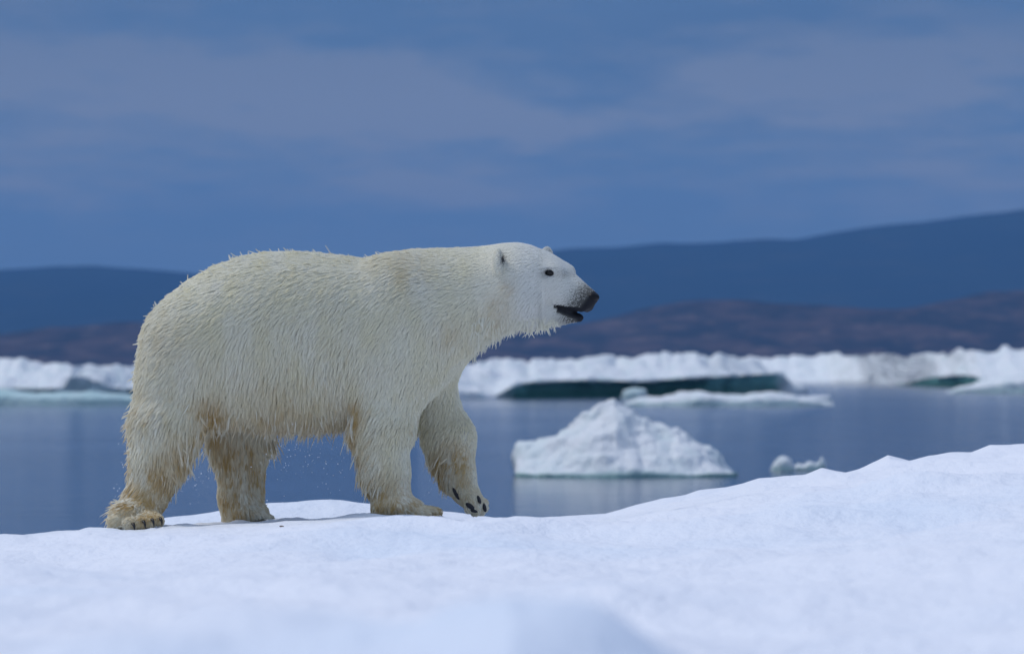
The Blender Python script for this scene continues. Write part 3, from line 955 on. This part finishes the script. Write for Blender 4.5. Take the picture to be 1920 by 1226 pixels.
def ball(name, c, r, mat, rot=(0, 0, 0), seg=20):
    u = np.linspace(0, 2 * math.pi, seg, endpoint=False); v = np.linspace(0.02, math.pi - 0.02, seg // 2 + 1)
    U, V_ = np.meshgrid(u, v, indexing='ij')
    P = np.stack([np.cos(U) * np.sin(V_) * r[0], np.sin(U) * np.sin(V_) * r[1], np.cos(V_) * r[2]], -1).reshape(-1, 3)
    n = seg // 2 + 1
    f = [(i * n + j, ((i + 1) % seg) * n + j, ((i + 1) % seg) * n + j + 1, i * n + j + 1) for i in range(seg) for j in range(n - 1)]
    f.append(tuple(i * n for i in range(seg))[::-1]); f.append(tuple(i * n + n - 1 for i in range(seg)))
    o = mesh_np(name, P, f, mat, parent=bear)
    o.location = np.array(c) - BASE; o.rotation_euler = rot
    return o


zr = -math.radians(YAW)
for s in (-1, 1):
    e = np.array(EYE[s]); inw = np.array([sa, ca, 0]) * (-s)
    ball('eye', e + inw * .006, (.024, .014, .0145), M_EYE, (0, 0, zr))
ball('nose', HD(1113, 556.5), (.0265, .034, .0225), M_NOSE, (0, math.radians(20), zr), 28)


def claw(a, b, r):
    """curved tapering claw from a to b"""
    a, b = np.array(a, float), np.array(b, float)
    n, k = 7, 8
    V, f = [], []
    d = b - a; side = np.cross(d, [0, 0, 1]); side /= np.linalg.norm(side) + 1e-9
    up = np.cross(side, d); up /= np.linalg.norm(up)
    for i in range(n):
        t = i / (n - 1); c = a + d * t + up * math.sin(t * math.pi) * .008
        rr = r * (1 - t) ** .6 + .0006
        for j in range(k):
            w = 2 * math.pi * j / k
            V.append(c + (side * math.cos(w) + up * math.sin(w)) * rr)
    for i in range(n - 1):
        for j in range(k):
            f.append((i * k + j, i * k + (j + 1) % k, (i + 1) * k + (j + 1) % k, (i + 1) * k + j))
    f.append(tuple(range(k))[::-1]); f.append(tuple((n - 1) * k + j for j in range(k)))
    V = np.array(V)
    o = mesh_np('claw', V - a, f, M_CLAW, parent=bear)
    o.location = a - BASE


for px, py, dy in ((247, 980, -.405), (267, 975, -.415), (283, 972, -.41), (297, 970, -.375)):
    claw(P3(px + 4, py, dy), P3(px + 9, py + 15, dy - .025), .0075)

def pad(px, py, dy, rx, rz, ang):
    ball('paw_pad', P3(px, py, dy), (rx, .016, rz), M_PAD, (0, math.radians(ang), 0), 16)


# pads on the lifted forepaw, found on its surface later


def on_front(px, py):
    """nearest body surface (towards the viewer) that shows at px, py, for the far foreleg"""
    m = (np.abs(vpx - px) < 3) & (np.abs(vpy - py) < 3)
    m &= (BN[:, 1] < 0)
    if not m.any(): return Y0
    return BV[m, 1].min()


for px, py, rx, rz, ang in ((853, 930, .032, .010, 62), (880, 953, .025, .012, 35), (887, 962, .020, .008, 15), (897, 941, .021, .009, 70), (907, 956, .023, .010, 72)):
    y = on_front(px, py)
    ball('paw_pad', (bx(px), y - .001, bz(py)), (rx, .012, rz), M_PAD, (0, math.radians(ang), 0), 16)


# ------------------------------------------------------------------ fur
def sample_surface(n, seed, hw=1.0):
    r = np.random.default_rng(seed)
    tri = np.concatenate([BF[:, [0, 1, 2]], BF[:, [0, 2, 3]]])
    a, b, c = BV[tri[:, 0]], BV[tri[:, 1]], BV[tri[:, 2]]
    area = np.linalg.norm(np.cross(b - a, c - a), axis=1)
    cen = (a + b + c) / 3
    nrm = BN[tri[:, 0]]
    w = area * (1.0 - 0.55 * np.clip(nrm[:, 1], 0, 1))
    cpx = 960 + cen[:, 0] * K; cpy = HORIZON - (cen[:, 2] - ZC) * K
    w = w * np.where(cpx > 900, 1 + 1.2 * hw, 1.0)
    w = w * np.where(cpx > 1020, 1 + 1.2 * hw, 1.0)
    w = w * np.where(cpy > 930, 1.6, 1.0)
    i = r.choice(len(tri), n, p=w / w.sum())
    u, v = r.random(n), r.random(n)
    m = u + v > 1; u[m] = 1 - u[m]; v[m] = 1 - v[m]
    P = a[i] + u[:, None] * (b[i] - a[i]) + v[:, None] * (c[i] - a[i])
    N = BN[tri[i, 0]] * (1 - u - v)[:, None] + BN[tri[i, 1]] * u[:, None] + BN[tri[i, 2]] * v[:, None]
    N /= np.linalg.norm(N, axis=1, keepdims=True) + 1e-9
    return P, N


def chunked(fn, px, py, *a):
    out = [fn(px[i:i + 40000], py[i:i + 40000], *a) for i in range(0, len(px), 40000)]
    return np.concatenate(out)


def strand_dirs(P, N, seed, jit):
    r = np.random.default_rng(seed)
    px = 960 + P[:, 0] * K; py = HORIZON - (P[:, 2] - ZC) * K
    fl = chunked(gfield, px, py, FLOW, 26.0)
    L = chunked(gfield, px, py, LEN, 26.0)[:, 0]
    D3 = np.stack([fl[:, 0], np.zeros(len(P)), -fl[:, 1]], -1)
    # near the head turn the flow with the head
    wav = np.stack([fbm(P[:, 0] * 9, P[:, 1] * 9, P[:, 2] * 9, 2, 5), fbm(P[:, 0] * 9 + 40, P[:, 1] * 9, P[:, 2] * 9, 2, 8), fbm(P[:, 0] * 9, P[:, 1] * 9 + 30, P[:, 2] * 9, 2, 9)], -1)
    D3 += wav * 0.16 + r.normal(0, jit, D3.shape)
    T = D3 - (D3 * N).sum(1, keepdims=True) * N
    T /= np.linalg.norm(T, axis=1, keepdims=True) + 1e-6
    return px, py, T, L


def build_strands(P, N, px, py, T, L, lift, Kp, grav):
    """returns (n, Kp, 3)"""
    n = len(P)
    t = np.linspace(0, 1, Kp)[None, :, None]
    d1 = T * (1 - .35 * lift[:, None]) + N * lift[:, None]
    down = np.array([0, 0, -1.0])
    d2 = T + N * (lift * .1)[:, None] + down * grav[:, None]
    d1 /= np.linalg.norm(d1, axis=1, keepdims=True); d2 /= np.linalg.norm(d2, axis=1, keepdims=True)
    return P[:, None, :] + L[:, None, None] * (t * d1[:, None, :] + 0.5 * t * t * (d2 - d1)[:, None, :])


def fur_object(name, pts, rad0, rad1, col):
    """one hair-curves object with per-point colour"""
    n, Kp, _ = pts.shape
    hc = bpy.data.hair_curves.new(name)
    hc.add_curves([Kp] * n)
    hc.attributes['position'].data.foreach_set('vector', (pts - BASE).astype(np.float32).ravel()) if 'position' in hc.attributes else None
    ra = hc.attributes.get('radius') or hc.attributes.new('radius', 'FLOAT', 'POINT')
    t = np.linspace(0, 1, Kp)[None, :]
    rr = rad0[:, None] * (1 - t) ** 0.7 + rad1[:, None]
    ra.data.foreach_set('value', rr.astype(np.float32).ravel())
    ca_ = hc.attributes.new('tint', 'FLOAT_COLOR', 'POINT')
    cc = np.ones((n, Kp, 4), np.float32); cc[..., :3] = col
    ca_.data.foreach_set('color', cc.ravel())
    hc.materials.append(M_FUR)
    o = bpy.data.objects.new(name, hc)
    COL.objects.link(o); o.parent = bear
    return o


def make_fur(NG, NS):
    GP, GN = sample_surface(NG, 11, 0.25)
    gpx, gpy, GT, GL = strand_dirs(GP, GN, 12, .07)
    r = np.random.default_rng(13)
    GL = GL * r.uniform(.75, 1.3, NG)
    # wet straggling locks on belly and the backs of the legs
    lk = (GL > .06) & (r.random(NG) < .18)
    GL = np.where(lk, GL * r.uniform(1.1, 1.45, NG), GL)
    und = np.clip(-GN[:, 2], 0, 1)
    g_lift = .17 + .17 * r.random(NG) + .15 * (GL > .06) + .28 * (r.random(NG) < .10) * (GN[:, 2] > .2) * (gpx < 900)
    g_grav = .15 + 1.6 * und + np.where(GL > .06, .5, 0)
    KP = 6
    GC = build_strands(GP, GN, gpx, gpy, GT, GL, g_lift, KP, g_grav)
    tree = kdtree.KDTree(NG)
    for i, p in enumerate(GP): tree.insert(p, i)
    tree.balance()
    SP, SN = sample_surface(NS, 14)
    spx, spy, ST, SL_ = strand_dirs(SP, SN, 15, .10)
    r = np.random.default_rng(16)
    near = np.fromiter((tree.find(p)[1] for p in SP), dtype=np.int64, count=NS)
    sl_ = SL_ * r.uniform(.65, 1.15, NS)
    und = np.clip(-SN[:, 2], 0, 1)
    SC = build_strands(SP, SN, spx, spy, ST, sl_, (.20 + .25 * r.random(NS)), KP, .15 + 1.6 * und + np.where(sl_ > .06, .5, 0))
    # pull towards the guide: clumps
    head = np.clip((spx - 860) / 100, 0, 1)
    cl = (.87 - .12 * head) * r.uniform(.55, 1.0, NS)
    t = np.linspace(0, 1, KP)[None, :, None]
    gl_ = GL[near]; f = np.clip(sl_ / gl_, .3, 1.15)
    # point on the guide at the same length
    ti = np.clip(t[..., 0] * f[:, None], 0, 1) * (KP - 1)
    i0 = np.minimum(ti.astype(int), KP - 2); fr = (ti - i0)[..., None]
    GG = GC[near][np.arange(NS)[:, None], i0] * (1 - fr) + GC[near][np.arange(NS)[:, None], i0 + 1] * fr
    wgt = cl[:, None, None] * t ** 0.8
    off = GG - SC
    SC = SC + off * wgt
    # keep the feet's fur above the snow
    # colour
    stn = chunked(stain_amount, spx, spy)
    nz1 = fbm(SP[:, 0] * 14, SP[:, 1] * 14, SP[:, 2] * 5, 3, 77)
    lock = r.random(NG)[near]
    gold = np.clip((lock - .80) / .2, 0, 1) * np.clip((sl_ - .03) / .05, 0, 1) * .55
    low = np.clip((spy - 560) / 420, 0, 1)
    s = np.clip(stn * (.45 + .9 * lock + .5 * nz1) + gold * (.2 + .8 * low) + .05 + .08 * low * (nz1 > 0), 0, 1)
    tt = np.linspace(0, 1, KP)[None, :, None]
    s3 = s[:, None, None] * (.75 + .35 * tt)
    s3 = np.clip(s3 + tt * (low * np.clip((sl_ - .05) / .05, 0, 1) * .28)[:, None, None], 0, 1)
    pale = np.array([.98, .96, .84]); warm = np.array([.96, .915, .69])
    wv = np.clip(.5 + .30 * nz1, 0, 1)[:, None]
    base = pale * (1 - wv) + warm * wv
    base = base * r.uniform(.88, 1.06, (NS, 1))
    hd = np.clip((spx - 900) / 90, 0, 1)[:, None]
    base = base * (1 - hd) + np.array([.93, .93, .87]) * hd * r.uniform(.92, 1.05, (NS, 1)) + 0
    col = base[:, None, :] * (1 - s3) + OCHRE * s3
    col = col * (.80 + .20 * tt)  # darker wet roots, with self-shadow between strands put into the colour
    dk = face_dark(spx, spy, SP)
    # sparse pale hairs on the dark muzzle, none on nose and lips
    keep = r.random(NS) > np.clip(dk * 1.12 - .0, 0, 1)
    # no hair inside the eye, on the sole of the feet
    keep &= ~((SN[:, 2] < -.75) & (spy > 955))
    for e in EYE.values():
        keep &= np.linalg.norm((SP - np.array(e)) * [1, .6, 1.3], axis=1) > .019
    col = col * (1 - .35 * np.clip(dk, 0, 1))[:, None, None]
    rad = np.where(spx > 1010, .0006, .0009) * r.uniform(.8, 1.25, NS)
    return SC[keep], rad[keep], col[keep]


def make_locks(NL, per):
    # long wet locks that hang from the belly and stand off the backs of the legs
    P, N = sample_surface(NL * 9, 51)
    px, py, T, L = strand_dirs(P, N, 52, .10)
    r = np.random.default_rng(53)
    zone = np.clip((py - 745) / 45, 0, 1) * np.clip((L - .045) / .045, 0, 1)
    zone = np.maximum(zone, (px > 885) & (px < 1048) & (N[:, 2] < -.35) & (py > 590))
    zone = np.where((px < 262) & (py > 650), 1, zone)
    zone = np.where((px > 330) & (px < 770) & (N[:, 2] > .55) & (np.abs(N[:, 1]) < .55), .22, zone)
    L = np.where((N[:, 2] > .3) & (py < 640), L * .44, L)
    zone = np.where((px < 300) & (py > 520) & (py < 760) & (N[:, 0] < -.45), .45, zone)
    L = np.where(px < 300, L * np.clip(.55 + (py - 690) / 330, .55, 1), L)
    zone = np.where((px > 860) & (py > 900), 0, zone)
    p = zone * (N[:, 1] < .5) * ((N[:, 1] > -.62) | (N[:, 2] < -.25))
    ok = np.where(r.random(len(P)) < p)[0][:NL]
    P, N, px, py, T, L = P[ok], N[ok], px[ok], py[ok], T[ok], L[ok]
    n = len(P)
    i = np.repeat(np.arange(n), per)
    L2 = (L * r.uniform(.85, 1.45, n))[i] * r.uniform(.8, 1.05, len(i))
    lift = (.30 + .35 * r.random(n) - .08 * (N[:, 2] > .5))[i]
    grav = (.3 * (N[:, 2] < .5) + 1.5 * np.clip(-N[:, 2], 0, 1) + r.uniform(0, .6, n) * (N[:, 2] < .5))[i]
    C0 = build_strands(P[i], N[i], px[i], py[i], T[i], L2, lift, 6, grav)
    tt = np.linspace(0, 1, 6)[None, :, None]
    sp = r.normal(0, 1, (len(i), 3)) * .0032
    wob = (r.normal(0, 1, (n, 3)) * .014)[i]
    C0 = C0 + sp[:, None, :] * (1 - .88 * tt ** .7) + wob[:, None, :] * tt ** 2
    gold = (r.beta(1.3, 1.6, n) * np.where(px > 880, .12, 1) * np.where(py < 760, .25, 1))[i][:, None, None]
    base = np.array([.88, .86, .74]); och = np.array([.66, .48, .22])
    m = np.clip(gold * (.30 + .75 * tt), 0, 1) * .9
    c = base * (1 - m) + och * m
    return C0, np.where(px[i] > 880, .0007, .0010) * r.uniform(.8, 1.2, len(i)), c


sc, rad, col = make_fur(42000, 640000)
s2, r2, c2 = make_locks(3300, 8)
sc = np.concatenate([sc, s2]); rad = np.concatenate([rad, r2]); col = np.concatenate([col, c2])
fur = fur_object('fur', sc, rad, rad * .25, col)

# ------------------------------------------------------------------ spray of droplets shaken from the wet fur
def droplets():
    r = np.random.default_rng(91)
    regs = [(560, 850, 60, 45, 60), (520, 880, 50, 40, 30), (228, 860, 10, 60, 34), (222, 920, 14, 25, 12), (360, 900, 22, 40, 30), (610, 900, 30, 30, 16), (500, 860, 22, 30, 16), (800, 920, 20, 20, 5)]
    V, Fc = [], []
    ph = (1 + 5 ** .5) / 2
    ic = np.array([(-1, ph, 0), (1, ph, 0), (-1, -ph, 0), (1, -ph, 0), (0, -1, ph), (0, 1, ph), (0, -1, -ph), (0, 1, -ph), (ph, 0, -1), (ph, 0, 1), (-ph, 0, -1), (-ph, 0, 1)]) / 1.9
    fi = [(0, 11, 5), (0, 5, 1), (0, 1, 7), (0, 7, 10), (0, 10, 11), (1, 5, 9), (5, 11, 4), (11, 10, 2), (10, 7, 6), (7, 1, 8), (3, 9, 4), (3, 4, 2), (3, 2, 6), (3, 6, 8), (3, 8, 9), (4, 9, 5), (2, 4, 11), (6, 2, 10), (8, 6, 7), (9, 8, 1)]
    for px, py, sx, sy, n in regs:
        for _ in range(n):
            a, b = r.normal(px, sx * .6), r.normal(py, sy * .6)
            if b > 955: continue
            c = np.array([bx(a), Y0 + r.uniform(-.35, .2), bz(b)])
            s = r.uniform(.0010, .0024) * (1.4 if r.random() < .12 else 1)
            k = len(V) * 12
            V.append(ic * s * [1, 1, r.uniform(1, 1.9)] + c); Fc += [(x + k, y + k, z + k) for x, y, z in fi]
    m, t, out = new_mat('water_drop')
    b = t.n('ShaderNodeBsdfPrincipled'); t.l(b.outputs[0], out.inputs[0])
    b.inputs['Base Color'].default_value = (.85, .9, 1, 1); b.inputs['Roughness'].default_value = .15
    o = mesh_np('water_spray', np.concatenate(V), Fc, m)
    tag(o, 'fine spray of water drops around the legs of the bear', 'spray', kind='stuff')


droplets()

# small dark crumb on the snow
def crumb():
    r = np.random.default_rng(5)
    x = bx(529); y = 19.0; x = pxx(529, y)
    z = float(snow_z(np.array([x]), np.array([y]))[0] + snow_detail(np.array([x]), np.array([y]))[0])
    u = np.linspace(0, 2 * math.pi, 14, endpoint=False); v = np.linspace(0.05, math.pi - .05, 8)
    U, V_ = np.meshgrid(u, v, indexing='ij')
    rr = 1 + .35 * fbm(np.cos(U) * 2, np.sin(U) * 2, V_, 3, 3)
    P = np.stack([np.cos(U) * np.sin(V_) * .011 * rr, np.sin(U) * np.sin(V_) * .008 * rr, np.cos(V_) * .004 * rr], -1).reshape(-1, 3)
    f = [(i * 8 + j, ((i + 1) % 14) * 8 + j, ((i + 1) % 14) * 8 + j + 1, i * 8 + j + 1) for i in range(14) for j in range(7)]
    f.append(tuple(i * 8 for i in range(14))[::-1]); f.append(tuple(i * 8 + 7 for i in range(14)))
    o = mesh_np('debris', P, f, mat_plain('brown_crumb', (.16, .12, .10), .8))
    o.location = (x, y, z + .003)
    tag(o, 'tiny brown crumb lying on the snow below the belly of the bear', 'debris')


crumb()

# ------------------------------------------------------------------ haze
HAZE = 0.00011
def haze():
    x0, x1, y0, y1, z0, z1 = -12000, 12000, -380, 8900, -1.5, 340
    v = [(x0, y0, z0), (x1, y0, z0), (x1, y1, z0), (x0, y1, z0), (x0, y0, z1), (x1, y0, z1), (x1, y1, z1), (x0, y1, z1)]
    f = [(0, 3, 2, 1), (4, 5, 6, 7), (0, 1, 5, 4), (1, 2, 6, 5), (2, 3, 7, 6), (3, 0, 4, 7)]
    m = bpy.data.materials.new('haze'); m.use_nodes = True; m.node_tree.nodes.clear()
    t = NT(m.node_tree)
    out = t.n('ShaderNodeOutputMaterial'); pv = t.n('ShaderNodeVolumePrincipled')
    pv.inputs['Color'].default_value = (0.21, 0.49, 0.95, 1)
    pv.inputs['Density'].default_value = HAZE
    t.l(pv.outputs[0], out.inputs['Volume'])
    o = mesh_np('haze', v, f, m, smooth=False)
    tag(o, kind='stuff')


haze()
